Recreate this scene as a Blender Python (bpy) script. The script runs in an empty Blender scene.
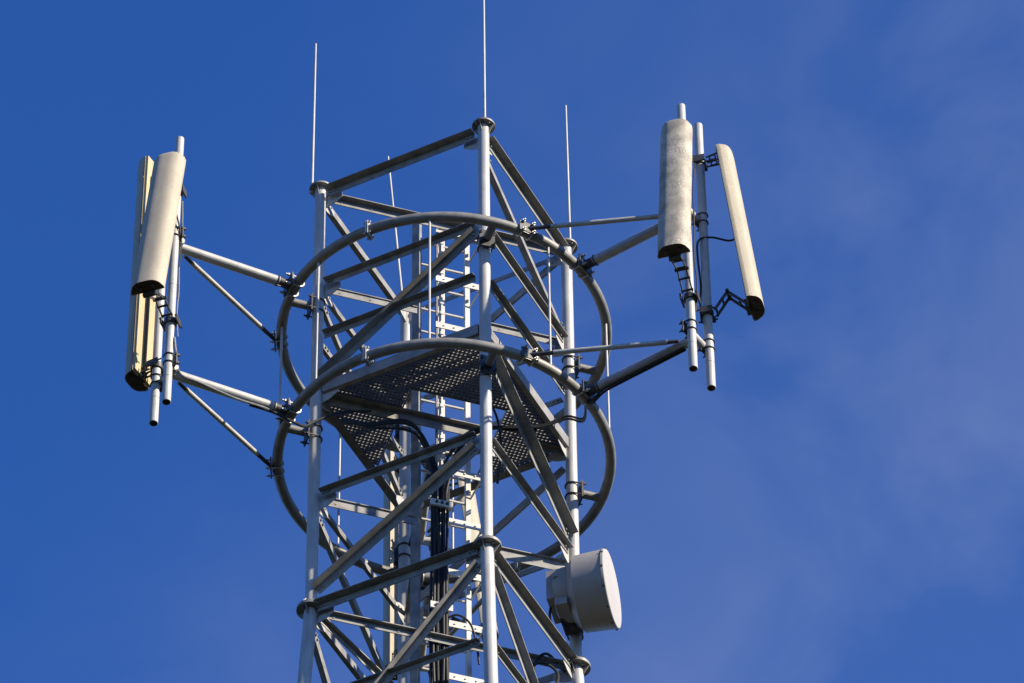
import bpy, math, random
from mathutils import Vector, Matrix
random.seed(7)
R = math.radians
V = Vector
scene = bpy.context.scene
COL = scene.collection
ZT = 40.70                       # height of the tower's top flange above the ground

# ------------------------------------------------------------------ camera
cam_d = bpy.data.cameras.new('camera')
cam = bpy.data.objects.new('camera', cam_d); COL.objects.link(cam)
cam_d.sensor_width = 36.0; cam_d.lens = 193.756
cam_d.clip_start = 0.5; cam_d.clip_end = 20000
cr = V((0.99992424, -0.00816843, -0.0092078)); cu = V((4.69392715e-04, -0.722216571, 0.691666830)); cf = V((0.01229985, 0.69161875, 0.72215802))
m = Matrix(((cr.x, cu.x, -cf.x), (cr.y, cu.y, -cf.y), (cr.z, cu.z, -cf.z))).to_4x4()
m.translation = V((0, -35.82020385, ZT - 39.10499227))
cam.matrix_world = m
scene.camera = cam

# ------------------------------------------------------------------ world and sun
SUN_AZ = -27.8                   # direction towards the sun in the ground plane, degrees from +X
SUN_EL = 30.0
world = bpy.data.worlds.new('World'); scene.world = world; world.use_nodes = True
wn = world.node_tree; wn.nodes.clear()
def N(tree, t, **kw):
    n = tree.nodes.new(t)
    for k, v in kw.items(): setattr(n, k, v)
    return n
sky = N(wn, 'ShaderNodeTexSky', sky_type='NISHITA', sun_disc=False)
sky.sun_elevation = R(SUN_EL); sky.sun_rotation = R(90 - SUN_AZ)
sky.altitude = 2500; sky.air_density = 1.0; sky.dust_density = 0.0; sky.ozone_density = 6.0
tc = N(wn, 'ShaderNodeTexCoord')
mp = N(wn, 'ShaderNodeMapping'); mp.inputs['Scale'].default_value = (15, 11, 22); mp.inputs['Rotation'].default_value = (.3, .2, .9)
nz = N(wn, 'ShaderNodeTexNoise'); nz.inputs['Scale'].default_value = 1.3; nz.inputs['Detail'].default_value = 4; nz.inputs['Roughness'].default_value = .55; nz.inputs['Distortion'].default_value = .6
rp = N(wn, 'ShaderNodeValToRGB'); rp.color_ramp.elements[0].position = .36; rp.color_ramp.elements[1].position = .80
rp.color_ramp.elements[0].color = (0, 0, 0, 1); rp.color_ramp.elements[1].color = (1, 1, 1, 1)
mixc = N(wn, 'ShaderNodeMix', data_type='RGBA')
hs = N(wn, 'ShaderNodeHueSaturation'); hs.inputs['Hue'].default_value = .512; hs.inputs['Saturation'].default_value = 1.17; hs.inputs['Value'].default_value = 1.62
bg = N(wn, 'ShaderNodeBackground'); bg.inputs['Strength'].default_value = 0.075
wo = N(wn, 'ShaderNodeOutputWorld')
L = wn.links.new
L(tc.outputs['Generated'], mp.inputs['Vector']); L(mp.outputs[0], nz.inputs['Vector']); L(nz.outputs['Fac'], rp.inputs[0])
L(sky.outputs[0], hs.inputs['Color'])
# thin cirrus: a veil that thickens towards the sun side of the sky, broken up by noise
sx = N(wn, 'ShaderNodeSeparateXYZ'); L(tc.outputs['Generated'], sx.inputs[0])
mr = N(wn, 'ShaderNodeMapRange', interpolation_type='SMOOTHSTEP'); mr.inputs['From Min'].default_value = -.09; mr.inputs['From Max'].default_value = .10
mr.inputs['To Min'].default_value = .0; mr.inputs['To Max'].default_value = 1; 
mz = N(wn, 'ShaderNodeMath', operation='MULTIPLY_ADD'); L(sx.outputs['Z'], mz.inputs[0]); mz.inputs[1].default_value = -.9; mz.inputs[2].default_value = .640
ms = N(wn, 'ShaderNodeMath', operation='ADD'); L(sx.outputs['X'], ms.inputs[0]); L(mz.outputs[0], ms.inputs[1]); L(ms.outputs[0], mr.inputs['Value'])
ad = N(wn, 'ShaderNodeMath', operation='MULTIPLY_ADD'); L(rp.outputs[0], ad.inputs[0]); ad.inputs[1].default_value = .15; ad.inputs[2].default_value = .040
mu = N(wn, 'ShaderNodeMath', operation='MULTIPLY'); L(ad.outputs[0], mu.inputs[0]); L(mr.outputs[0], mu.inputs[1])
L(mu.outputs[0], mixc.inputs['Factor'])
L(hs.outputs[0], mixc.inputs['A']); mixc.inputs['B'].default_value = (4.2, 4.6, 5.8, 1)
L(mixc.outputs['Result'], bg.inputs['Color']); L(bg.outputs[0], wo.inputs[0])
sd = bpy.data.lights.new('sun', 'SUN'); sd.energy = 5.0; sd.angle = R(0.53); sd.color = (1.0, .885, .70)
sun = bpy.data.objects.new('sun', sd); COL.objects.link(sun)
sdir = V((math.cos(R(SUN_EL)) * math.cos(R(SUN_AZ)), math.cos(R(SUN_EL)) * math.sin(R(SUN_AZ)), math.sin(R(SUN_EL))))
sun.rotation_euler = sdir.to_track_quat('Z', 'Y').to_euler(); sun.location = (20, -10, 70)
vs = scene.view_settings
vs.view_transform = 'Standard'; vs.look = 'None'; vs.exposure = 0.9; vs.gamma = 1.0; vs.use_curve_mapping = False

scene.cycles.diffuse_bounces = 2; scene.cycles.glossy_bounces = 2; scene.cycles.max_bounces = 4
# ------------------------------------------------------------------ materials
def mat(name, base, dark=None, rough=.5, metal=0., scale=12., lo=.35, hi=.7, bump=0., spots=None, streak=1.0, spec=.5):
    mt = bpy.data.materials.new(name); mt.use_nodes = True
    t = mt.node_tree; b = t.nodes['Principled BSDF']
    b.inputs['Roughness'].default_value = rough; b.inputs['Metallic'].default_value = metal
    b.inputs['Specular IOR Level'].default_value = spec
    co = N(t, 'ShaderNodeTexCoord'); ma = N(t, 'ShaderNodeMapping'); ma.inputs['Scale'].default_value = (1, 1, streak)
    t.links.new(co.outputs['Object'], ma.inputs[0])
    n1 = N(t, 'ShaderNodeTexNoise'); n1.inputs['Scale'].default_value = scale; n1.inputs['Detail'].default_value = 5
    t.links.new(ma.outputs[0], n1.inputs['Vector'])
    r1 = N(t, 'ShaderNodeValToRGB'); r1.color_ramp.elements[0].position = lo; r1.color_ramp.elements[1].position = hi
    r1.color_ramp.elements[0].color = (*(dark or base), 1); r1.color_ramp.elements[1].color = (*base, 1)
    t.links.new(n1.outputs['Fac'], r1.inputs[0])
    out = r1.outputs[0]
    if spots:
        n2 = N(t, 'ShaderNodeTexNoise'); n2.inputs['Scale'].default_value = spots[1]; n2.inputs['Detail'].default_value = 4; n2.inputs['Roughness'].default_value = .7
        t.links.new(co.outputs['Object'], n2.inputs['Vector'])
        n3 = N(t, 'ShaderNodeTexNoise'); n3.inputs['Scale'].default_value = 2.2
        t.links.new(co.outputs['Object'], n3.inputs['Vector'])
        r2 = N(t, 'ShaderNodeValToRGB'); r2.color_ramp.elements[0].position = spots[2]; r2.color_ramp.elements[1].position = spots[2] + .1
        r3 = N(t, 'ShaderNodeValToRGB'); r3.color_ramp.elements[0].position = .35; r3.color_ramp.elements[1].position = .65
        t.links.new(n2.outputs['Fac'], r2.inputs[0]); t.links.new(n3.outputs['Fac'], r3.inputs[0])
        mm = N(t, 'ShaderNodeMath', operation='MULTIPLY'); t.links.new(r2.outputs[0], mm.inputs[0]); t.links.new(r3.outputs[0], mm.inputs[1])
        m2 = N(t, 'ShaderNodeMath', operation='MULTIPLY'); t.links.new(mm.outputs[0], m2.inputs[0]); m2.inputs[1].default_value = spots[3]
        mx = N(t, 'ShaderNodeMix', data_type='RGBA'); t.links.new(m2.outputs[0], mx.inputs['Factor'])
        t.links.new(out, mx.inputs['A']); mx.inputs['B'].default_value = (*spots[0], 1); out = mx.outputs['Result']
    t.links.new(out, b.inputs['Base Color'])
    if bump:
        bn = N(t, 'ShaderNodeBump'); bn.inputs['Strength'].default_value = bump; bn.inputs['Distance'].default_value = .004
        t.links.new(n1.outputs['Fac'], bn.inputs['Height']); t.links.new(bn.outputs[0], b.inputs['Normal'])
    return mt
STEEL = mat('galvanised_steel', (.41, .405, .39), (.31, .31, .305), .52, .1, 11, .32, .62, .06, ((.20, .185, .16), 38, .58, .65), .3)
ANGLE = mat('galvanised_angle_iron', (.25, .245, .235), (.155, .155, .15), .55, .1, 9, .32, .62, .08, ((.14, .12, .10), 30, .58, .6))
RINGM = mat('weathered_ring_tube', (.215, .21, .20), (.14, .138, .132), .52, .1, 9, .32, .62, .08, ((.1, .09, .08), 35, .58, .6))
GRATE = mat('grating_steel', (.20, .20, .20), (.12, .12, .12), .5, .1, 14)
BRIGHT = mat('bright_aluminium', (.60, .58, .54), (.48, .465, .435), .45, .1, 10, .3, .7, 0, ((.4, .38, .34), 70, .62, .5))
BRACK = mat('dark_bracket_steel', (.07, .07, .072), (.035, .035, .038), .5, .2, 25)
BOLT = mat('zinc_bolt', (.50, .49, .46), (.3, .3, .29), .4, .5, 40)
RADOME = mat('weathered_radome_plastic', (.40, .355, .265), (.31, .275, .21), .62, 0, 6, .3, .75, .03, ((.20, .185, .15), 40, .52, .55), .4)
SPECK = mat('speckled_radome_plastic', (.36, .325, .25), (.21, .19, .15), .62, 0, 9, .38, .66, .03, ((.60, .565, .49), 70, .48, .75), .7)
BACKM = mat('cream_painted_back_plate', (.48, .38, .22), (.38, .295, .17), .55, 0, 5, .3, .7, 0, ((.35, .28, .17), 30, .62, .6), .4)
CAPM = mat('dark_end_cap', (.075, .055, .042), (.045, .035, .028), .7, 0, 20)
CABLE = mat('black_cable_jacket', (.011, .011, .012), (.018, .018, .018), .55, 0, 30, spec=.3)
GREYC = mat('grey_cable_jacket', (.25, .25, .25), (.16, .16, .16), .5, 0, 30)
DISHM = mat('dish_grey_paint', (.29, .275, .27), (.23, .22, .215), .5, 0, 4, .3, .7, 0, ((.34, .32, .3), 25, .62, .35))
DISHF = mat('dish_white_radome', (.40, .385, .38), (.365, .35, .34), .55, 0, 3, .3, .7, 0, ((.5, .48, .45), 22, .64, .3))
PIPE_SHADE = mat('painted_pipe_shade', (.012, .011, .01), None, .8)  # near-black colour of a flat disc, painting the shade inside open pole ends
CONC = mat('footing_concrete', (.38, .37, .35), (.27, .265, .25), .85, 0, 3, .3, .7, .3)
GRASS = mat('meadow_ground', (.034, .038, .026), (.020, .022, .015), 1.0, 0, .25, .3, .7, .2, ((.11, .09, .05), 1.5, .6, .5), spec=0.0)

# ------------------------------------------------------------------ mesh helpers
class MB:
    def __init__(s): s.v = []; s.f = []; s.m = []
    def add(s, vs, fs, mi=0):
        o = len(s.v); s.v += [V(x) for x in vs]; s.f += [[i + o for i in f] for f in fs]; s.m += [mi] * len(fs)
    def prism(s, poly, axis0, axis1, mi=0):
        """poly: list of points (3D) at start; axis0 = start offset, axis1 = end offset"""
        n = len(poly); a = [p + axis0 for p in poly]; b = [p + axis1 for p in poly]
        # outward orientation is repaired later with normals recalculation
        fs = [[i, (i + 1) % n, n + (i + 1) % n, n + i] for i in range(n)] + [list(range(n))[::-1], list(range(n, 2 * n))]
        s.add(a + b, fs, mi)
    def box(s, c, ax, ay, az, mi=0):
        c, ax, ay, az = V(c), V(ax) / 2, V(ay) / 2, V(az) / 2
        s.prism([c + ax + ay, c - ax + ay, c - ax - ay, c + ax - ay], -az, az, mi)
    def tube(s, p0, p1, r0, r1=None, n=16, mi=0, cap=True, capmi=None):
        r1 = r0 if r1 is None else r1
        s.path([p0, p1], [r0, r1], n, mi, cap, capmi)
    def path(s, pts, rad, n=10, mi=0, cap=True, capmi=None):
        pts = [V(p) for p in pts]
        if not isinstance(rad, (list, tuple)): rad = [rad] * len(pts)
        t0 = (pts[1] - pts[0]).normalized()
        u = t0.orthogonal().normalized(); o = len(s.v)
        for i, p in enumerate(pts):
            if i == 0: t = t0
            elif i == len(pts) - 1: t = (pts[-1] - pts[-2]).normalized()
            else: t = ((pts[i + 1] - p).normalized() + (p - pts[i - 1]).normalized()).normalized()
            u = (u - t * u.dot(t)).normalized(); w = t.cross(u)
            for k in range(n):
                a = 2 * math.pi * k / n
                s.v.append(p + (u * math.cos(a) + w * math.sin(a)) * rad[i])
        for i in range(len(pts) - 1):
            for k in range(n):
                a = o + i * n + k; b = o + i * n + (k + 1) % n
                s.f.append([a, b, b + n, a + n]); s.m.append(mi)
        if cap:
            cm = mi if capmi is None else capmi
            s.f.append([o + k for k in range(n)][::-1]); s.m.append(cm)
            e = o + (len(pts) - 1) * n
            s.f.append([e + k for k in range(n)]); s.m.append(cm)
    def torus(s, c, axis, Rr, r, n=40, k=10, a0=0, a1=360, mi=0, start=None):
        c = V(c); axis = V(axis).normalized()
        u = V(start).normalized() if start is not None else axis.orthogonal().normalized()
        w = axis.cross(u)
        full = abs(a1 - a0) >= 359.9
        m_ = n if full else n + 1; o = len(s.v)
        for i in range(m_):
            a = R(a0 + (a1 - a0) * i / n); d = u * math.cos(a) + w * math.sin(a)
            for j in range(k):
                b = 2 * math.pi * j / k
                s.v.append(c + d * (Rr + r * math.cos(b)) + axis * r * math.sin(b))
        for i in range(n):
            i2 = (i + 1) % m_
            for j in range(k):
                s.f.append([o + i * k + j, o + i2 * k + j, o + i2 * k + (j + 1) % k, o + i * k + (j + 1) % k]); s.m.append(mi)
        if not full:
            s.f.append([o + j for j in range(k)]); s.m.append(mi)
            s.f.append([o + n * k + j for j in range(k)][::-1]); s.m.append(mi)
    def bolt(s, p, d, r=.012, h=.02, mi=0):
        p = V(p); d = V(d).normalized(); s.tube(p, p + d * h, r, n=6, mi=mi)
    def ubolt(s, c, axis, out, Rr, r=.008, leg=.09, mi=0):
        """U-bolt round a tube at c; axis = tube axis, out = direction the two threaded legs point"""
        axis = V(axis).normalized(); out = V(out).normalized(); side = axis.cross(out).normalized(); c = V(c)
        pts = [c + side * Rr + out * leg]
        for i in range(9):
            a = math.pi * i / 8
            pts.append(c + side * Rr * math.cos(a) - out * Rr * math.sin(a))
        pts.append(c - side * Rr + out * leg)
        s.path(pts, r, 6, mi)
        for sg in (1, -1):
            q = c + side * sg * Rr + out * (leg - .035); s.tube(q, q + out * .014, .017, n=6, mi=mi)
ORG = {}
def origin(o): return ORG.get(o.name, V((0, 0, 0)))
def obj(name, mb, mats, parent=None, loc=None, smooth=True):
    """one mesh object; vertices are given in the tower frame (z = 0 at the top flange)"""
    base = origin(parent) if parent is not None else V(loc if loc is not None else (0, 0, 0))
    me = bpy.data.meshes.new(name)
    me.from_pydata([tuple(p - base) for p in mb.v], [], mb.f)
    if not isinstance(mats, (list, tuple)): mats = [mats]
    for x in mats: me.materials.append(x)
    for p, i in zip(me.polygons, mb.m): p.material_index = i; p.use_smooth = smooth
    import bmesh
    bm = bmesh.new(); bm.from_mesh(me); bmesh.ops.recalc_face_normals(bm, faces=bm.faces); bm.to_mesh(me); bm.free()
    if smooth: me.set_sharp_from_angle(angle=R(38))
    o = bpy.data.objects.new(name, me); COL.objects.link(o)
    if parent is not None: o.parent = parent
    else: o.location = base + V((0, 0, ZT))
    ORG[o.name] = base
    return o
def thing(name, label, cat, loc, group=None):
    o = bpy.data.objects.new(name, None); COL.objects.link(o); o.location = V(loc) + V((0, 0, ZT)); o.empty_display_size = .3
    ORG[o.name] = V(loc); return tag(o, label, cat, group)
def tag(o, label, cat, group=None):
    o['label'] = label; o['category'] = cat
    if group: o['group'] = group
    return o
def catmull(pts, n=6):
    pts = [V(p) for p in pts]; P = [pts[0] * 2 - pts[1]] + pts + [pts[-1] * 2 - pts[-2]]; out = []
    for i in range(1, len(P) - 2):
        for k in range(n):
            t = k / n; a, b, c, d = P[i - 1:i + 3]
            out.append(.5 * ((2 * b) + (c - a) * t + (2 * a - 5 * b + 4 * c - d) * t * t + (3 * b - a - 3 * c + d) * t ** 3))
    out.append(pts[-1]); return out

# ------------------------------------------------------------------ tower frame of reference
TH = R(17.548); RL = 1.2374
E1 = V((math.cos(TH), math.sin(TH), 0)); E2 = V((-math.sin(TH), math.cos(TH), 0)); UP = V((0, 0, 1))
def uv(u, v, z): return E1 * u + E2 * v + UP * z
DIR = {'F': -E2, 'R': E1, 'B': E2, 'L': -E1}
ZG = -5.51; TAPER = .05
def legr(z): return RL + max(0, ZG - z) * TAPER
def leg(k, z): return DIR[k] * legr(z) + UP * z
FACES = {'LF': ('L', 'F'), 'FR': ('F', 'R'), 'RB': ('R', 'B'), 'BL': ('B', 'L')}

# ground (setting)
g = MB(); nseg = 96; rr = [0, 15, 40, 90, 200, 600, 2000, 9000]
g.v.append(V((0, 0, -ZT)))
for r_ in rr[1:]:
    for k in range(nseg):
        a = 2 * math.pi * k / nseg; g.v.append(V((r_ * math.cos(a), r_ * math.sin(a), -ZT)))
for k in range(nseg): g.f.append([0, 1 + k, 1 + (k + 1) % nseg]); g.m.append(0)
for j in range(len(rr) - 2):
    for k in range(nseg):
        a = 1 + j * nseg + k; b = 1 + j * nseg + (k + 1) % nseg
        g.f.append([a, a + nseg, b + nseg, b]); g.m.append(0)
go = obj('ground', g, GRASS, loc=(0, 0, -ZT), smooth=False); go['kind'] = 'structure'

# ------------------------------------------------------------------ lattice tower
tower = thing('lattice_tower', 'square galvanised steel lattice mast with four tubular legs and angle iron bracing', 'tower', (0, 0, -ZT))
LEVEL = {'T': -.11, 'Bt': -1.37, 'C': -2.08, 'D': -2.77, 'E': -4.15, 'G': -5.56}
def flange(mb, k, z, up, fr=.110, ft=.022):
    """bolted disc on a leg with stiffener fins; up = True when fins stand above it"""
    c = leg(k, z); s_ = 1 if up else -1
    mb.tube(c, c + UP * s_ * -ft, fr, n=32)
    for i in range(4 if not up else 3):
        a = R((90 if not up else 120) * i - 22); d = V((math.cos(a), math.sin(a), 0)); w = V((-d.y, d.x, 0)) * .004
        tri = [c + d * .05, c + d * (fr - .006), c + d * .05 + UP * s_ * .11]
        tri = [p + UP * s_ * .001 for p in tri]
        mb.prism(tri, -w, w)
    for i in range(4):
        a = R(90 * i + 38); d = V((math.cos(a), math.sin(a), 0))
        mb.bolt(c + d * .085, UP * s_, .010, .016)
        mb.bolt(c + d * .085 - UP * s_ * .02, -UP * s_, .010, .016) if not up else None
for k in 'FRBL':
    mb = MB()
    mb.path([leg(k, 0), leg(k, -2.6), leg(k, ZG)], .0545, 28)
    mb.path([leg(k, ZG - .03), leg(k, -12), leg(k, -24), leg(k, -ZT + .4)], [.060, .062, .070, .084], 28)
    lo = obj('leg', mb, STEEL, tower)
    mb = MB(); flange(mb, k, 0, False); mb.tube(leg(k, .001), leg(k, .014), .1, n=24); obj('top_flange', mb, RINGM, lo)
    mb = MB(); flange(mb, k, ZG - .032, False, .128, .030); flange(mb, k, ZG, True, .128, .030)
    obj('joint_flange', mb, RINGM, lo)
    mb = MB(); c = leg(k, -ZT); c.z = -ZT + .18
    mb.box(c, (.9, 0, 0), (0, .9, 0), (0, 0, .44)); mb.box(c + UP * .235, (.34, 0, 0), (0, .34, 0), (0, 0, .03)); obj('footing', mb, CONC, tower)

def angle_iron(mb, p0, p1, out, win=.07, wout=.07, t=.008, flip=False):
    """L-profile: one flange in the face hanging down, the other sticking outwards from its top edge"""
    p0, p1 = V(p0), V(p1); a = (p1 - p0).normalized(); out = V(out); out = (out - a * out.dot(a)).normalized()
    dn = a.cross(out).normalized()
    if dn.z > 0: dn = -dn
    if flip: dn = -dn
    c = p0 - dn * (win / 2)
    poly = [c, c + out * wout, c + out * wout + dn * t, c + out * t + dn * t, c + out * t + dn * win, c + dn * win]
    mb.prism(poly, V((0, 0, 0)), p1 - p0)
def brace(face, za, zb, name, win=.07, wout=.07, flip=False, inset=.085, f0=0., f1=1., inward=False):
    off = .016 if face == 'LF' else -.02
    ka, kb = FACES[face]; A, B = leg(ka, za), leg(kb, zb); d = (B - A); ln = d.length; d.normalize()
    n = V((d.x, d.y, 0)).cross(UP).normalized()
    if n.dot(A + B) < 0: n = -n
    A2 = A + d * inset + (B - A) * f0; B2 = A + (B - A) * f1 - d * inset
    mb = MB(); angle_iron(mb, A2 + n * off, B2 + n * off, -n if inward else n, win, wout, flip=flip)
    # bolts at both ends
    for P, s_ in ((A2, 1), (B2, -1)):
        for q in (.03, .075):
            mb.bolt(P + d * s_ * q + n * (off + .008), n, .011, .016); mb.bolt(P + d * s_ * q + n * off, -n, .011, .018)
    return obj(name, mb, ANGLE, tower, smooth=False)
def gusset(mb, face, which, z, up=.13, dn=.13, w=.20):
    ka, kb = FACES[face]; k, o = (ka, kb) if which == 0 else (kb, ka)
    A = leg(k, z); B = leg(o, z); d = (B - A).normalized(); n = d.cross(UP).normalized()
    if n.dot(A + B) < 0: n = -n
    c = A - n * .026 + d * .05
    mb.prism([c + UP * up, c + d * w * .55 + UP * up * .75, c + d * w + UP * .02, c + d * w - UP * .04, c + d * w * .5 - UP * dn * .8, c - UP * dn], -n * .004, n * .004)
for face in FACES:
    for lv in ('T', 'Bt', 'C', 'E', 'G'):
        brace(face, LEVEL[lv], LEVEL[lv], 'horizontal_brace', *((.055, .05) if (face == 'RB' and lv == 'T') else (.085, .085) if lv in 'TG' else (.065, .065)))
    for lv in ('T', 'Bt', 'D', 'E', 'G'):
        for w in (0, 1):
            mb = MB(); gusset(mb, face, w, LEVEL[lv] - .02, .05 if lv == 'T' else .10, .12, .17); obj('gusset_plate', mb, STEEL, tower, smooth=False)
# diagonal bracing: alternating bays on neighbouring faces
brace('FR', -.26, -1.27, 'diagonal_brace', .06, .06, flip=True, inward=True)
brace('FR', -2.98, -4.0, 'diagonal_brace', .10, .10)
brace('LF', -2.70, -1.42, 'diagonal_brace', .085, .085)
brace('LF', -5.40, -4.25, 'diagonal_brace', .09, .09)
brace('RB', -.10, -1.22, 'diagonal_brace', .08, .08)
brace('RB', -2.95, -4.1, 'diagonal_brace', .085, .085)
brace('BL', -2.72, -1.50, 'diagonal_brace', .06, .06)
brace('BL', -5.40, -4.28, 'diagonal_brace', .07, .07)
# bays below the joint
zs = [ZG - .06, -7.86] + [-7.86 - i * 3.2 for i in range(1, 11)]
for i in range(len(zs) - 1):
    a, b = zs[i], zs[i + 1]
    for j, face in enumerate(FACES):
        if i: brace(face, a, a, 'horizontal_brace', .08, .08)
        if i == 0: brace(face, (a + b) / 2, (a + b) / 2 + .0, 'horizontal_brace', .055, .055)
        if face in ('LF', 'BL'): brace(face, b + .1, a - .12, 'diagonal_brace', .075, .075)
        else: brace(face, a - .12, b + .1, 'diagonal_brace', .075, .075)
# plan bracing across the square, left leg to right leg
def plan_beam(u0, u1, z, h, w, v=0., name='plan_brace', t=.009):
    mb = MB(); p0, p1 = uv(u0, v, z), uv(u1, v, z)
    angle_iron(mb, p0, p1, -E2, h, w, t)
    for q in range(int((u1 - u0) / .3)):
        mb.bolt(uv(u0 + .12 + q * .3, v, z - .01), -E2, .010, .014)
    return obj(name, mb, ANGLE, tower, smooth=False)
plan_beam(-1.15, 1.15, LEVEL['T'] - .0, .085, .07)
plan_beam(-1.15, -.27, LEVEL['Bt'] - .0, .085, .022)
plan_beam(.42, 1.15, LEVEL['Bt'] - .0, .085, .03)
plan_beam(-1.15, -.27, LEVEL['E'] + .0, .10, .025)
plan_beam(.42, 1.15, LEVEL['E'] - .17, .125, .035)
plan_beam(-1.15, 1.15, LEVEL['G'] - .0, .07, .055)
# struts that tie the ladder column back to the left leg and the back leg
for (p, q) in ((leg('L', ZG - .09) + V((.05, 0, 0)), uv(-.10, .62, ZG - .35)), (leg('B', LEVEL['E']), uv(-.2, .3, LEVEL['E'])), (leg('B', LEVEL['Bt']), uv(-.2, .3, LEVEL['Bt']))):
    mb = MB(); angle_iron(mb, p, q, -E2, .06, .05); obj('tie_strut', mb, ANGLE, tower, smooth=False)

# ------------------------------------------------------------------ platform
ZP = -2.72
plat = thing('service_platform', 'triangular open grating floor with a ladder hole, fixed inside the mast', 'platform', (0, 0, ZP))
def chan(mb, p0, p1, out, h=.13, w=.06, t=.008):
    p0, p1 = V(p0), V(p1); a = (p1 - p0).normalized(); out = V(out); out = (out - a * out.dot(a)).normalized()
    c = p0
    poly = [c, c + out * w, c + out * w - UP * t, c + out * t - UP * t, c + out * t - UP * (h - t), c + out * w - UP * (h - t), c + out * w - UP * h, c - UP * h]
    mb.prism(poly, V((0, 0, 0)), p1 - p0)
for face in FACES:
    ka, kb = FACES[face]; A, B = leg(ka, ZP), leg(kb, ZP); d = (B - A).normalized(); n = d.cross(UP).normalized()
    if n.dot(A + B) < 0: n = -n
    if face in ('LF', 'FR'):
        mb = MB(); chan(mb, A + d * .07 + UP * .045 + n * .010, B - d * .07 + UP * .045 + n * .010, -n, .125, .05); obj('edge_channel', mb, ANGLE, plat, smooth=False)
    else:
        mb = MB(); mb.box((A + B) / 2 + n * .02 - UP * .037, (B - A) * .94, n * .085, UP * .012); mb.box((A + B) / 2 + n * .06 - UP * .010, (B - A) * .94, n * .008, UP * .040); obj('edge_angle', mb, GRATE, plat, smooth=False)
for (u0, u1, w_) in ((-1.17, .37, .10), (.93, 1.17, .06)):
    mb = MB(); angle_iron(mb, uv(u0, .02, ZP - .095), uv(u1, .02, ZP - .095), -E2, w_ + .02, w_ * .62, .010); obj('cross_beam', mb, ANGLE, plat, smooth=False)
for (u0, v0, u1, v1) in ((-.41, -.29, -.41, .80), (.52, -.29, .52, .70), (-.41, -.29, .52, -.29)):
    mb = MB(); a = uv(u0, v0, ZP - .018); b = uv(u1, v1, ZP - .018); mb.box((a + b) / 2, b - a, (b - a).cross(UP).normalized() * .007, UP * .036); obj('trimmer', mb, GRATE, plat, smooth=False)
def grid(mb, direction):
    p_ = .0375; dep = .030; hw = .0065
    def spans(c):
        lim = 1.226 - abs(c)
        if lim <= 0.02: return []
        return [(-lim, lim)]
    c = -1.20
    while c < 1.20:
        for (a, b) in spans(c):
            segs = [(a, b)]
            if direction == 0:       # bars along E1 at v = c
                if -.28 < c < .80: segs = [(a, -.42), (.53, b)]
                elif c >= .80: segs = []
            else:                    # bars along E2 at u = c
                if -.42 < c < .53: segs = [(a, -.29)]
                else: segs = [(a, b)]
            for s0, s1 in segs:
                if s1 - s0 < .03: continue
                if direction == 0: mb.box(uv((s0 + s1) / 2, c, ZP - dep / 2), E1 * (s1 - s0), E2 * .013, UP * dep)
                else: mb.box(uv(c, (s0 + s1) / 2, ZP - dep / 2 + .002), E2 * (s1 - s0), E1 * .009, UP * (dep - .006))
        c += p_
mb = MB(); grid(mb, 0); grid(mb, 1); obj('grating', mb, GRATE, plat, smooth=False)

# ------------------------------------------------------------------ ladder
lad = thing('climbing_ladder', 'galvanised ladder with a central fall arrest rail rising up the middle of the mast', 'ladder', uv(0, .25, -ZT))
ztop = .02
mb = MB(); mb.box(uv(.305, .25, (ztop - ZT) / 2), E1 * .046, E2 * .05, UP * (ztop + ZT)); obj('stile', mb, BRIGHT, lad, smooth=False)
mb = MB(); mb.box(uv(-.192, .25, (ztop - ZT) / 2), E1 * .016, E2 * .05, UP * (ztop + ZT)); obj('stile', mb, BRIGHT, lad, smooth=False)
mb = MB()
mb.box(uv(.05, .25, (ztop + .1 - ZT) / 2), E1 * .066, E2 * .012, UP * (ztop + .1 + ZT)); mb.box(uv(.05, .235, (ztop + .1 - ZT) / 2), E1 * .016, E2 * .02, UP * (ztop + .1 + ZT))
for i in range(80):
    z = .05 - i * .14; mb.box(uv(.05, .222, z), E1 * .036, E2 * .008, UP * .035)
mb.box(uv(.05, .235, .12), E1 * .075, E2 * .05, UP * .05)
obj('fall_arrest_rail', mb, BRIGHT, lad, smooth=False)
def rung(mb, z): mb.tube(uv(-.19, .25, z), uv(.30, .25, z), .013, n=8)
for i in range(95):
    mb = MB(); rung(mb, -.12 - i * .31); obj('rung', mb, BRIGHT, lad)
mb = MB()
for i in range(95, 130): rung(mb, -.12 - i * .31)
ro = obj('rung', mb, BRIGHT, lad); ro['kind'] = 'stuff'
# column beside the ladder
mb = MB(); col_h = .10 + ZT
cdir = (E1 - E2).normalized(); cn = UP.cross(cdir); cc = uv(-.19, .19, 0)
angle = [cc, cc - cdir * .078, cc - cdir * .078 + cn * .008, cc - cdir * .008 + cn * .008, cc - cdir * .008 + cn * .05, cc + cn * .05]
mb.prism(angle, UP * -ZT, UP * .10)
cl = obj('ladder_column', mb, ANGLE, lad, smooth=False)

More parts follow.
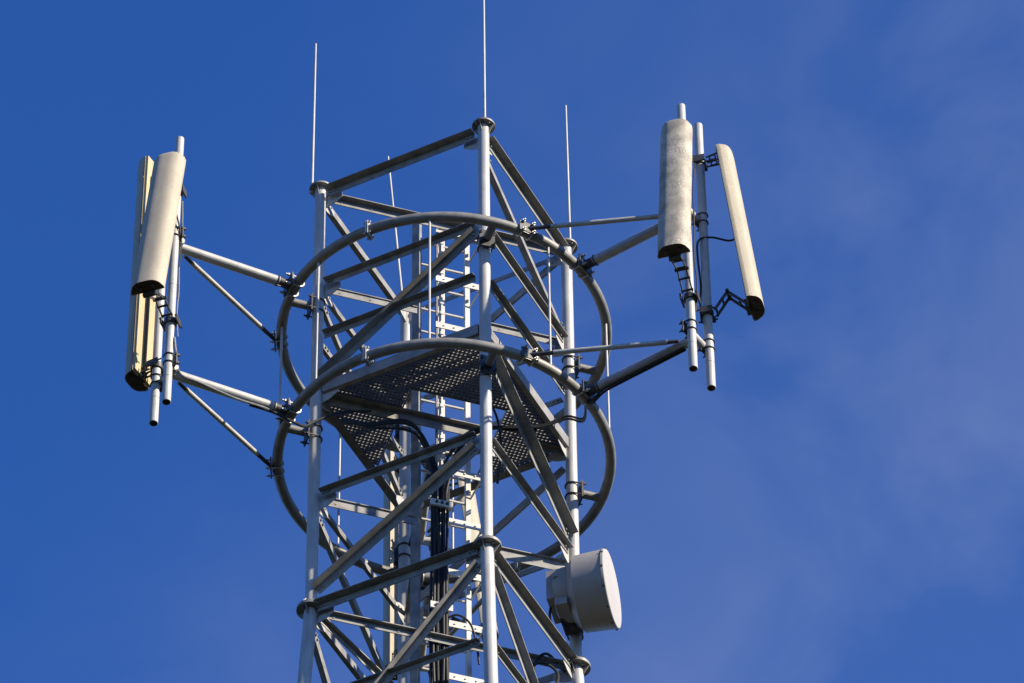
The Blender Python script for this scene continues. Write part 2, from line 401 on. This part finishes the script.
# ------------------------------------------------------------------ cable ladder with its bars
tray = thing('cable_ladder', 'pale flat crossbars on angled brackets carrying black feeder cables beside the ladder', 'cable ladder', uv(.1, .08, -ZT))
for k in range(0, 60):
    z = -.13 - .64 * k
    if k == 4: continue
    mb = MB()
    mb.box(uv(.17, .075, z), E1 * .46, E2 * .010, UP * .075)
    mb.box(uv(.385, .115, z + .008), E1 * .010, E2 * .07, UP * .045)
    for q in (0, .1, .2, .3): mb.bolt(uv(.02 + q, .07, z), -E2, .009, .01)
    b_ = obj('crossbar', mb, BRIGHT, tray, smooth=False)
    mb = MB(); a = uv(.385, .09, z - .02); c = uv(.315, .245, z - .16); mb.box((a + c) / 2, (c - a), UP * .022 + E2 * .0, E1 * .012); obj('bracket_strut', mb, BRIGHT, b_, smooth=False)
mb = MB(); mb.box(uv(-.045, .10, (0 - ZT) / 2), E1 * .012, E2 * .04, UP * (ZT)); obj('side_rail', mb, ANGLE, tray, smooth=False)

# ------------------------------------------------------------------ rings
RR = 1.53
def pol(a, r, z): return V((r * math.cos(R(a)), r * math.sin(R(a)), z))
THD = 17.548
HANG = [-8, -51, -95, -139.5, 186.5, 130.5, 87, 39]
for zi, (z, lab) in enumerate(((-1.64, 'upper grey tubular ring round the mast, above the grating platform'), (-3.32, 'lower grey tubular ring round the mast, below the grating platform'))):
    t = thing('mounting_ring', lab, 'ring', (0, 0, z), 'tubular rings round the mast')
    for half in (0, 1):
        mb = MB(); mb.torus((0, 0, z), (0, 0, 1), RR, .049, 90, 18, 243.5 + 180 * half, 422.5 + 180 * half, start=(1, 0, 0)); obj('ring_tube', mb, RINGM, t)
    for a in (243, 63):
        mb = MB(); p = pol(a, RR, z); u = pol(a, 1, 0); w = V((-u.y, u.x, 0))
        for s_ in (1, -1):
            mb.box(p + w * s_ * .009, u * .11, UP * .17, w * .010)
            for (i, j) in ((1, 1), (1, -1), (-1, 1), (-1, -1)): mb.bolt(p + u * i * .038 + UP * j * .068 + w * s_ * .014, w * s_, .011, .022)
        obj('splice_plate', mb, STEEL, t, smooth=False)
    for k in 'FRBL':
        d = DIR[k]; w = V((-d.y, d.x, 0)); c = d * RL + UP * z
        mb = MB(); mb.tube(c + d * .10, d * (RR - .03) + UP * z, .040, n=18); so = obj('standoff', mb, RINGM, t)
        mb = MB(); mb.box(c + d * .078, d * .014, w * .15, UP * .22)
        for q in (-.07, .07): mb.ubolt(c + UP * q, UP, d, .064, .008, .12)
        obj('leg_clamp', mb, BRACK, so)
    if zi == 0:
        for a in HANG:
            mb = MB(); p = pol(a, RR - .0, 0)
            mb.tube(p + UP * (z - .045), p + UP * (-3.32 + .045), .0115, n=10); obj('hanger_rod', mb, STEEL, t)

# ------------------------------------------------------------------ sector mounts
SECT = {'right': -35., 'left': -155., 'back': 95.}
BR = {'right': -61., 'left': -182., 'back': 68.}
PR = 2.81; PO = .147
def polepos(s, k):
    u = pol(s, 1, 0); w = V((-u.y, u.x, 0)); return u * PR + w * k * PO
labs = {'right': 'steel boom frame and twin pipes on the right of the mast, carrying two beige panels',
        'left': 'steel boom frame and twin pipes on the left of the mast, carrying two beige panels',
        'back': 'steel boom frame and twin pipes behind the mast, mostly hidden by the lattice'}
for s in SECT:
    a = SECT[s]; u = pol(a, 1, 0); w = V((-u.y, u.x, 0))
    t = thing('antenna_mount', labs[s], 'antenna mount', u * PR + UP * -3.88, 'boom frames carrying the panel antennas')
    for k in (-1, 1):
        P = polepos(a, k)
        mb = MB(); mb.tube(P + UP * -3.86, P + UP * -.33, .041, n=22)
        po = obj('pole', mb, STEEL, t)
        mb = MB(); mb.torus(P + UP * -3.86, UP, .036, .005, 22, 6); mb.tube(P + UP * -3.8605, P + UP * -3.8625, .035, n=20, mi=1); obj('pipe_end', mb, [STEEL, PIPE_SHADE], po)
        mb = MB(); mb.torus(P + UP * -3.55, UP, .041, .0025, 22, 6); mb.torus(P + UP * -2.35, UP, .041, .0025, 22, 6); obj('weld_bead', mb, STEEL, po)
    for z in (-1.64, -3.32):
        mb = MB(); mb.tube(u * 1.70 + UP * z, u * 2.74 + UP * z, .048, n=22); am = obj('boom', mb, STEEL, t)
        mb = MB(); mb.tube(u * 1.595 + UP * z, u * 1.74 + UP * z, .046, n=18); mb.torus(u * 1.715 + UP * z, u, .053, .006, 20, 6)
        mb.box(u * 1.60 + UP * z, u * .014, w * .20, UP * .15)
        mb.box(u * 1.665 + UP * z, u * .13, w * .010, UP * .13)
        obj('boom_socket', mb, BRACK, am)
        mb = MB()
        for q in (-.07, .07): mb.ubolt(pol(a + math.degrees(q / RR), RR, z), w, u, .056, .009, .13)
        mb.box(pol(a, RR + .056, z), u * .008, w * .17, UP * .13)
        obj('ring_clamp', mb, BOLT, am)
        mb = MB(); mb.tube(u * 2.73 + w * -.20 + UP * z, u * 2.73 + w * .10 + UP * z, .041, n=18) if s == 'left' else mb.tube(u * 2.76 + w * -.15 + UP * z, u * 2.76 + w * .15 + UP * z, .040, n=18)
        cb = obj('crossbar', mb, STEEL, t)
        for k in (-1, 1):
            mb = MB(); P = polepos(a, k) + UP * z
            for q in (-.05, .05): mb.ubolt(P + UP * q, UP, -u, .047, .007, .10)
            mb.box(P - u * .054, u * .010, w * .13, UP * .15)
            obj('pole_clamp', mb, BRACK, cb)
        # thin stay from the ring to the outer end of the boom
        b = BR[s]; rp0 = pol(b, RR + .05, z); ep = u * 2.62 + (w * -.07 if b < a else w * .07) + UP * (z - .01)
        d = (ep - rp0).normalized()
        mb = MB(); mb.tube(rp0 + d * .22, ep - d * .10, .024, n=14); st = obj('stay', mb, STEEL, t)
        mb = MB(); mb.tube(ep - d * .12, ep, .020, .016, n=12); obj('stay_end', mb, BRACK, st)
        mb = MB(); mb.tube(rp0 + d * .0, rp0 + d * .24, .018, .021, n=12)
        ub = pol(b, 1, 0); wb = V((-ub.y, ub.x, 0))
        mb.box(rp0 + ub * .012, ub * .012, wb * .17, UP * .12)
        obj('stay_end', mb, BRACK, st)
        mb = MB()
        for q in (-.05, .05): mb.ubolt(pol(b + math.degrees(q / RR), RR, z), wb, ub, .056, .008, .11)
        mb.box(pol(b, RR + .056, z) , ub * .008, wb * .13, UP * .14)
        obj('ring_clamp', mb, BOLT, st)

# ------------------------------------------------------------------ panel antennas
def panel(label, s, k, phi, top, bot, width, depth, front, clampz, elbow, back_ribs=False):
    a = SECT[s]; P = polepos(a, k); n = V((math.cos(R(phi)), math.sin(R(phi)), 0)); w = V((-n.y, n.x, 0))
    T = P + n * top[0] + UP * top[1]; B = P + n * bot[0] + UP * bot[1]
    ax = (T - B); ln = ax.length; ax.normalize(); nn = w.cross(ax).normalized()
    if nn.dot(n) < 0: nn = -nn
    t = thing('panel_antenna', label, 'antenna', B, 'tall beige panel antennas on the boom frames')
    # D-shaped profile, flat back at 0 and curved front
    hw = width / 2
    prof = [(-hw, 0.0), (-hw, .030)]
    for i in range(13):
        q = -1 + 2 * i / 12; prof.append((q * hw * .985, .034 + (depth - .034) * (1 - abs(q) ** 3.2) ** .75))
    prof += [(hw, .030), (hw, 0.0)]
    npf = len(prof)
    def ringat(h, sc, dz=0): return [B + ax * h + w * (x * sc) + nn * (max(y, 0) * (sc if sc < 1 else 1) + dz) for x, y in prof]
    mb = MB(); sections = [(0, 1), (.02, 1), (ln * .5, 1), (ln - .07, 1), (ln - .03, .985), (ln - .008, .94), (ln, .86)]
    o = len(mb.v)
    for h, sc in sections: mb.v += ringat(h, sc)
    for i in range(len(sections) - 1):
        for j in range(npf - 1):
            q = o + i * npf + j; mb.f.append([q, q + 1, q + 1 + npf, q + npf]); mb.m.append(0)
    mb.f.append([o + (len(sections) - 1) * npf + j for j in range(npf)]); mb.m.append(0)
    # thickness of the shell at its foot: an inner skirt going up
    inner0 = [B + w * x * .955 + nn * (.004 + y * .95) for x, y in prof]
    o2 = len(mb.v); mb.v += inner0; mb.v += [p + ax * .02 for p in inner0]
    for j in range(npf - 1):
        mb.f.append([o + j, o + j + 1, o2 + j + 1, o2 + j]); mb.m.append(0)
        mb.f.append([o2 + j, o2 + j + 1, o2 + npf + j + 1, o2 + npf + j]); mb.m.append(0)
    ra = obj('radome', mb, front, t)
    mb = MB(); mb.prism([B + w * x * .95 + nn * (.004 + y * .945) for x, y in prof], ax * .012, ax * .018)
    for q in (-.06, .06): mb.tube(B + w * q + nn * .05 - ax * .018, B + w * q + nn * .05 + ax * .012, .014, n=12)
    obj('end_cap', mb, CAPM, t)
    mb = MB(); mb.box(B + ax * ln / 2 - nn * .004, w * width * .97, nn * .008, ax * (ln - .03))
    if back_ribs:
        for q in (-.27, .27): mb.box(B + ax * ln / 2 - nn * .022, w * width * .30 + w * 0, nn * .028, ax * (ln - .04)) if False else mb.box(B + ax * ln / 2 - nn * .022 + w * width * q, w * width * .40, nn * .028, ax * (ln - .04))
    obj('back_plate', mb, BACKM if back_ribs else front, t, smooth=False)
    # brackets
    zt_, zb_ = clampz
    def onback(z):
        f = (z - B.z) / (T.z - B.z); return B + (T - B) * f
    br = MB()
    # upper bracket: pole clamp and short pierced hinge
    pc = P + UP * zt_
    br.tube(pc - UP * .03, pc + UP * .03, .056, n=18)
    for q in (-.07, .07):
        br.box(pc + w * q, w * .014, n * .11, UP * .08)
    q0 = onback(zt_ + .02)
    for sg in (-1, 1):
        a0 = pc + w * sg * .035 + n * .06; a1 = q0 + w * sg * .035 - n * .0
        for dz in (-.045, .045): br.tube(a0 + UP * dz * .6, a1 + UP * dz, .009, n=8)
        mid = (a0 + a1) / 2; br.torus(mid, w, .03, .008, 14, 6)
    br.box(q0 - nn * .012, w * .12, nn * .02, ax * .16)
    obj('upper_bracket', br, BRACK, t)
    br = MB(); pc = P + UP * zb_
    br.tube(pc - UP * .03, pc + UP * .03, .058, n=18)
    for q in (-.075, .075): br.box(pc + w * q, w * .014, n * .12, UP * .07)
    for q in (-1, 1): br.tube(pc + w * q * .075 - n * .10, pc + w * q * .075 + n * .08, .008, n=8)
    if elbow:
        q0 = onback(B.z + .03) - nn * .02; el = P + n * elbow[0] + UP * elbow[1]
        for sg in (-1, 1):
            s1 = pc + n * .075 + w * sg * .045; s2 = el + w * sg * .042; s3 = q0 + w * sg * .045
            for (A_, B_) in ((s1, s2), (s2, s3)):
                dd = (B_ - A_).normalized(); pr_ = dd.cross(w).normalized()
                br.box((A_ + B_) / 2, (B_ - A_), w * .010, pr_ * .027)
        for (A_, B_) in ((pc + n * .075, el), (el, q0)):
            for f in (.1, .6):
                p_ = A_ + (B_ - A_) * f; br.tube(p_ - w * .055, p_ + w * .055, .011, n=8)
        br.tube(el - w * .065, el + w * .065, .017, n=10)
        br.box(q0 - nn * .0, w * .11, nn * .035, ax * .11)
    else:
        q0 = onback(zb_)
        for sg in (-1, 1):
            for dz in (-.03, .03): br.tube(pc + w * sg * .04 + n * .05 + UP * dz, q0 + w * sg * .04 + UP * dz, .009, n=8)
            br.torus((pc + q0) / 2 + w * sg * .04 + n * .02, w, .028, .008, 14, 6)
        br.box(q0 - nn * .012, w * .10, nn * .02, ax * .14)
    obj('lower_bracket', br, BRACK, t)
    return t, P, n, w, B, nn
pa = panel('broad speckled beige panel facing the camera, on the right boom frame', 'right', -1, -107, (.20, -.87), (.53, -2.93), .30, .125, SPECK, (-1.05, -2.95), (.27, -2.84))
pc_ = panel('slim beige panel tilted out at the far right, seen edge on', 'right', 1, -15, (.19, -.81), (.395, -2.94), .325, .125, RADOME, (-.86, -2.91), (.20, -2.70))
pf = panel('broad smooth beige panel facing the camera, on the left boom frame', 'left', 1, -108, (.20, -.87), (.565, -3.0), .315, .125, RADOME, (-1.08, -2.83), (.28, -2.80))
pb = panel('long beige panel turned away at the far left, its ribbed yellowish back showing', 'left', -1, 150, (.165, -.30), (.175, -3.22), .29, .12, RADOME, (-.55, -3.14), None, True)
pb2 = panel('tall pale panel behind the back left leg of the mast', 'back', 1, 150, (.10, -.37), (.085, -3.30), .25, .11, RADOME, (-.55, -3.14), None, False)
pc2 = panel('beige panel glimpsed between the ladder and the front leg', 'back', -1, -13, (.26, -.81), (.50, -2.94), .325, .125, RADOME, (-.86, -2.91), (.20, -2.70))

# ------------------------------------------------------------------ microwave dish
dn_ = pol(-14.3, 1, 0); dm = pol(-104.3, 1, 0)
dz0 = -4.93; base = leg('R', dz0) + dm * .30 + dn_ * .085
dish = thing('microwave_dish', 'grey drum shaped microwave dish with white face on the right leg', 'dish', leg('R', dz0))
DR = .365; DL = .325
def lathe(mb, c, ax, prof, n=56, mi=0):
    ax = V(ax).normalized(); u = ax.orthogonal().normalized(); w = ax.cross(u); o = len(mb.v)
    for (x, r_) in prof:
        for k in range(n):
            a = 2 * math.pi * k / n; mb.v.append(c + ax * x + (u * math.cos(a) + w * math.sin(a)) * r_)
    for i in range(len(prof) - 1):
        for k in range(n):
            mb.f.append([o + i * n + k, o + i * n + (k + 1) % n, o + (i + 1) * n + (k + 1) % n, o + (i + 1) * n + k]); mb.m.append(mi)
mb = MB(); lathe(mb, base, dn_, [(DL, DR + .006), (DL - .02, DR + .008), (DL - .022, DR), (.05, DR - .012), (.03, DR - .012), (.02, DR - .03), (-.03, DR * .78), (-.07, DR * .5), (-.09, .10), (-.09, .001)])
obj('drum', mb, DISHM, dish)
mb = MB(); lathe(mb, base, dn_, [(DL - .005, DR + .001), (DL + .006, DR - .006), (DL + .012, DR * .7), (DL + .015, .001)]); obj('radome_face', mb, DISHF, dish)
mb = MB()
for i in range(12):
    a = R(30 * i + 8); d = UP * math.cos(a) + dm * math.sin(a); mb.box(base + dn_ * (DL - .012) + d * (DR + .009), dn_ * .026, d * .008, d.cross(dn_) * .014)
obj('rim_clip', mb, BRACK, dish)
rc = base - dn_ * .17 - UP * .0 + dm * .02
mb = MB(); lathe(mb, base + dm * .0, dn_, [(-.02, .27), (-.10, .265), (-.16, .24), (-.19, .17), (-.20, .001)], 40); ru = obj('radio_unit', mb, DISHM, dish)
mb = MB(); mb.box(base - dn_ * .10 + dm * .24 + UP * .06, dn_ * .11, dm * .05, UP * .09); mb.box(base - dn_ * .205 + UP * .02, dn_ * .07, dm * .34, UP * .34); mb.box(base - dn_ * .10 + dm * .12 - UP * .23, dn_ * .11, dm * .16, UP * .08)
obj('housing', mb, DISHM, ru, smooth=False)
mb = MB(); lp = leg('R', dz0)
mb.box(lp + dm * .085 - UP * .2 + dn_ * .0, dn_ * .15, dm * .04, UP * .10); mb.box(lp + dm * .09 + UP * .2, dn_ * .16, dm * .05, UP * .14)
for q in (-.23, -.17, .16, .24): mb.ubolt(lp + UP * q, UP, dm, .066, .009, .13)
mb.box(lp + dm * .18 - dn_ * .0 - UP * .24, dn_ * .15, dm * .22, UP * .03); mb.box(lp + dm * .12 - dn_ * .06, dn_ * .03, dm * .12, UP * .5)
for q in (-.05, .03): mb.tube(lp + dm * .2 + dn_ * q - UP * .24, lp + dm * .2 + dn_ * q - UP * .30, .014, n=10)
obj('leg_bracket', mb, BRACK, dish)

# ------------------------------------------------------------------ lightning rods
def rod(label, p0, p1):
    mb = MB(); p0, p1 = V(p0), V(p1); mb.path([p0, p0 + (p1 - p0) * .5, p1], [.0135, .012, .010], 10)
    mb.tube(p0 - UP * .03, p0 + UP * .05, .024, n=10)
    tag(obj('lightning_rod', mb, STEEL, loc=p0), label, 'lightning rod', 'thin lightning rods on top of the mast')
rod('thin upright rod standing on the left leg of the mast', leg('L', .015) + V((-.085, .02, 0)), leg('L', 2.17) + V((-.085, .02, 0)))
rod('thin upright rod on the front leg, running out of the picture', leg('F', .015) + V((.012, -.0, 0)), leg('F', 2.18) + V((.012, 0, 0)))
rod('thin upright rod standing on the right leg of the mast', leg('R', .015) + V((.04, .03, 0)), leg('R', 2.11) + V((.03, .03, 0)))
rod('thin leaning rod rising from the hidden back leg of the mast', leg('B', .015) + V((-.03, -.03, 0)), leg('B', 2.15) + V((-.19, -.06, 0)))

# ------------------------------------------------------------------ cables
def cable(label, pts, r=.012, material=None, group='black cables strung through the mast', name='cable', n=6):
    mb = MB(); mb.path(catmull(pts, n), r, 8); p0 = V(pts[0])
    o = obj(name, mb, material or CABLE, loc=p0); return tag(o, label, 'cable', group)
FG = 'feeder cables hanging in the central bundle'
# feeder bundle down the middle
cols = [(-.105, .05), (-.075, .045), (-.04, .05), (-.012, .045), (.018, .05), (.047, .048), (-.09, .022), (-.058, .018), (.0, .02), (.032, .02)]
starts = []
for i, (u_, v_) in enumerate(cols):
    j = random.uniform(-.006, .006)
    ang = [-155, -155, -155, 95, 95, 95, -155, -35, -35, -35][i]
    d = pol(ang, 1, 0)
    z0 = -3.15
    entry = {-155: uv(-.42, -.10, -2.98 - .02 * i), 95: uv(-.02, .55, -3.02 - .02 * i), -35: uv(.32, -.24, -2.98 - .012 * (i - 7))}[ang]
    far = {-155: uv(-1.02, -.10, -3.16 - .015 * (i % 3)), 95: uv(.02, 1.15, -3.30), -35: uv(.78, -.33, -2.94 - .02 * (i % 3))}[ang]
    pts = [far, (far + entry) / 2 + UP * random.uniform(-.05, .0), entry, entry * .45 + uv(u_, v_, -3.10) * .55 + UP * (.04 - .01 * i), uv(u_, v_, -3.42 - .02 * i)]
    z = -4.0
    while z > -12:
        pts.append(uv(u_ + random.uniform(-.008, .008), v_ + random.uniform(-.006, .006), z)); z -= .55
    pts.append(uv(u_, v_, -ZT + .5))
    cable('black feeder cable running down inside the mast in the central bundle', pts, .0135, None, FG, 'feeder_cable', 5)
clamp = 0
for z in (-3.86, -5.15, -6.4):
    mb = MB(); mb.box(uv(-.03, -.012, z), E1 * .21, E2 * .022, UP * .075)
    for q in (-.05, 0, .05): mb.bolt(uv(-.03 + q, -.024, z), -E2, .014, .016, mi=1)
    mb.box(uv(-.03, .075, z), E1 * .19, E2 * .01, UP * .04)
    c_ = obj('cable_clamp', mb, [BRIGHT, BRACK], tray, smooth=False)
# left boom cables
ul = pol(-155, 1, 0); wl = V((-ul.y, ul.x, 0))
Pl1 = polepos(-155, 1); Pl0 = polepos(-155, -1)
cable('grey cable sagging under the lower left boom', [Pl1 + UP * -3.05 + V((.045, -.02, 0)), Pl1 + UP * -3.2 + V((.06, -.01, 0)), ul * 2.66 + wl * .05 + UP * -3.33, ul * 2.45 + wl * .04 + UP * -3.36, ul * 2.1 + wl * .03 + UP * -3.40, ul * 1.8 + wl * .03 + UP * -3.40, ul * 1.62 + wl * .02 + UP * -3.44], .011, GREYC)
cable('black cable crossing from the lower left boom to the left leg', [ul * 1.95 + UP * -3.39, ul * 1.72 + wl * .03 + UP * -3.42, ul * 1.52 + wl * .03 + UP * -3.46, pol(-157, 1.38, -3.38), uv(-1.25, -.10, -3.24), uv(-1.02, -.12, -3.08), uv(-.75, -.14, -3.0)], .014)
cable('thin cable clipped down the left front antenna pipe', [Pl1 + V((.055, 0, -1.2)), Pl1 + V((.066, -.01, -1.6)), Pl1 + V((.052, 0, -2.0)), Pl1 + V((.062, 0, -2.4)), Pl1 + V((.055, 0, -2.7)), Pl1 + V((.075, -.03, -3.05))], .006, GREYC)
# right boom cables
ur = pol(-35, 1, 0); wr = V((-ur.y, ur.x, 0)); Pr0 = polepos(-35, -1); Pr1 = polepos(-35, 1)
for i in range(2):
    h = .035 * i; o_ = wr * (.03 * i - .015)
    cable('black cable drooping from the lower right boom towards the grating platform', [ur * 2.64 + o_ + UP * -3.38, ur * 2.3 + o_ + UP * -3.385, ur * 1.95 + o_ + UP * -3.39, ur * 1.76 + o_ + UP * -3.40, ur * 1.64 + wr * .02 + UP * (-3.42 - h), ur * 1.55 + wr * .06 + UP * (-3.36 - h), ur * 1.46 + wr * .16 + UP * (-3.14 - h), uv(1.18, -.54, -2.89 - h), uv(1.04, -.46, -2.83 - h), uv(.84, -.38, -2.93 - h * .6), uv(.62, -.33, -2.97 - h * .5), uv(.38, -.26, -2.99 - h * .5), uv(.16, -.12, -3.03 - h), uv(.04, .0, -3.22)], .0115, None, 'black cables from the right boom')
cable('black jumper cable looping from the far right panel to its pipe', [pc_[4] + pc_[5] * -.02 + UP * 1.05, Pr1 + V((.25, 0, -1.92)), Pr1 + V((.07, -.02, -1.90)), Pr1 + V((-.055, -.05, -1.98)), Pr1 + V((-.066, -.02, -2.2)), Pr1 + V((-.05, 0, -2.5)), Pr1 + V((-.062, 0, -2.8)), Pr1 + V((-.06, -.03, -3.05))], .010)
cable('thin black jumper beside the broad right panel', [Pr0 + V((.10, -.06, -1.2)), Pr0 + V((.075, -.05, -1.5)), Pr0 + V((.07, .0, -1.9)), Pr0 + V((.055, .0, -2.4)), Pr0 + V((.07, 0, -2.75)), Pr0 + V((.05, .02, -3.1))], .007)
cable('thin black jumper behind the broad left panel', [Pl1 + V((-.02, -.10, -1.35)), Pl1 + V((.02, -.07, -1.5)), Pl1 + V((.062, -.01, -1.75)), Pl1 + V((.05, .0, -2.1))], .008)
# dish cables
cable('black cable dropping from the drum dish', [base - dn_ * .22 + dm * .05 - UP * .1, base - dn_ * .24 + dm * .05 - UP * .25, base - dn_ * .22 + dm * .05 - UP * .42], .012)
cable('black cable coiled in a loop near the right leg under the dish', [leg('R', -5.35) - dn_ * .07, leg('R', -5.55) - dn_ * .10, uv(.95, -.06, -5.50), uv(.84, -.08, -5.62), uv(.80, -.10, -5.82), uv(.88, -.10, -6.0), uv(1.0, -.10, -5.9), uv(1.02, -.10, -5.74), uv(.9, -.10, -5.66), uv(.76, -.10, -5.75), uv(.70, -.1, -6.0), uv(.5, 0, -6.3), uv(.2, .05, -6.5)], .014)
cable('black cable hanging beside the front leg under the platform', [uv(.30, -.50, -2.95), uv(.34, -.55, -3.2), uv(.36, -.58, -3.6), uv(.33, -.55, -4.0)], .012)
cable('thin black cable looping by the cable ladder crossbars', [uv(.02, .03, -5.25), uv(.12, -.02, -5.22), uv(.24, -.02, -5.30), uv(.31, .02, -5.52), uv(.34, .05, -5.7)], .010)
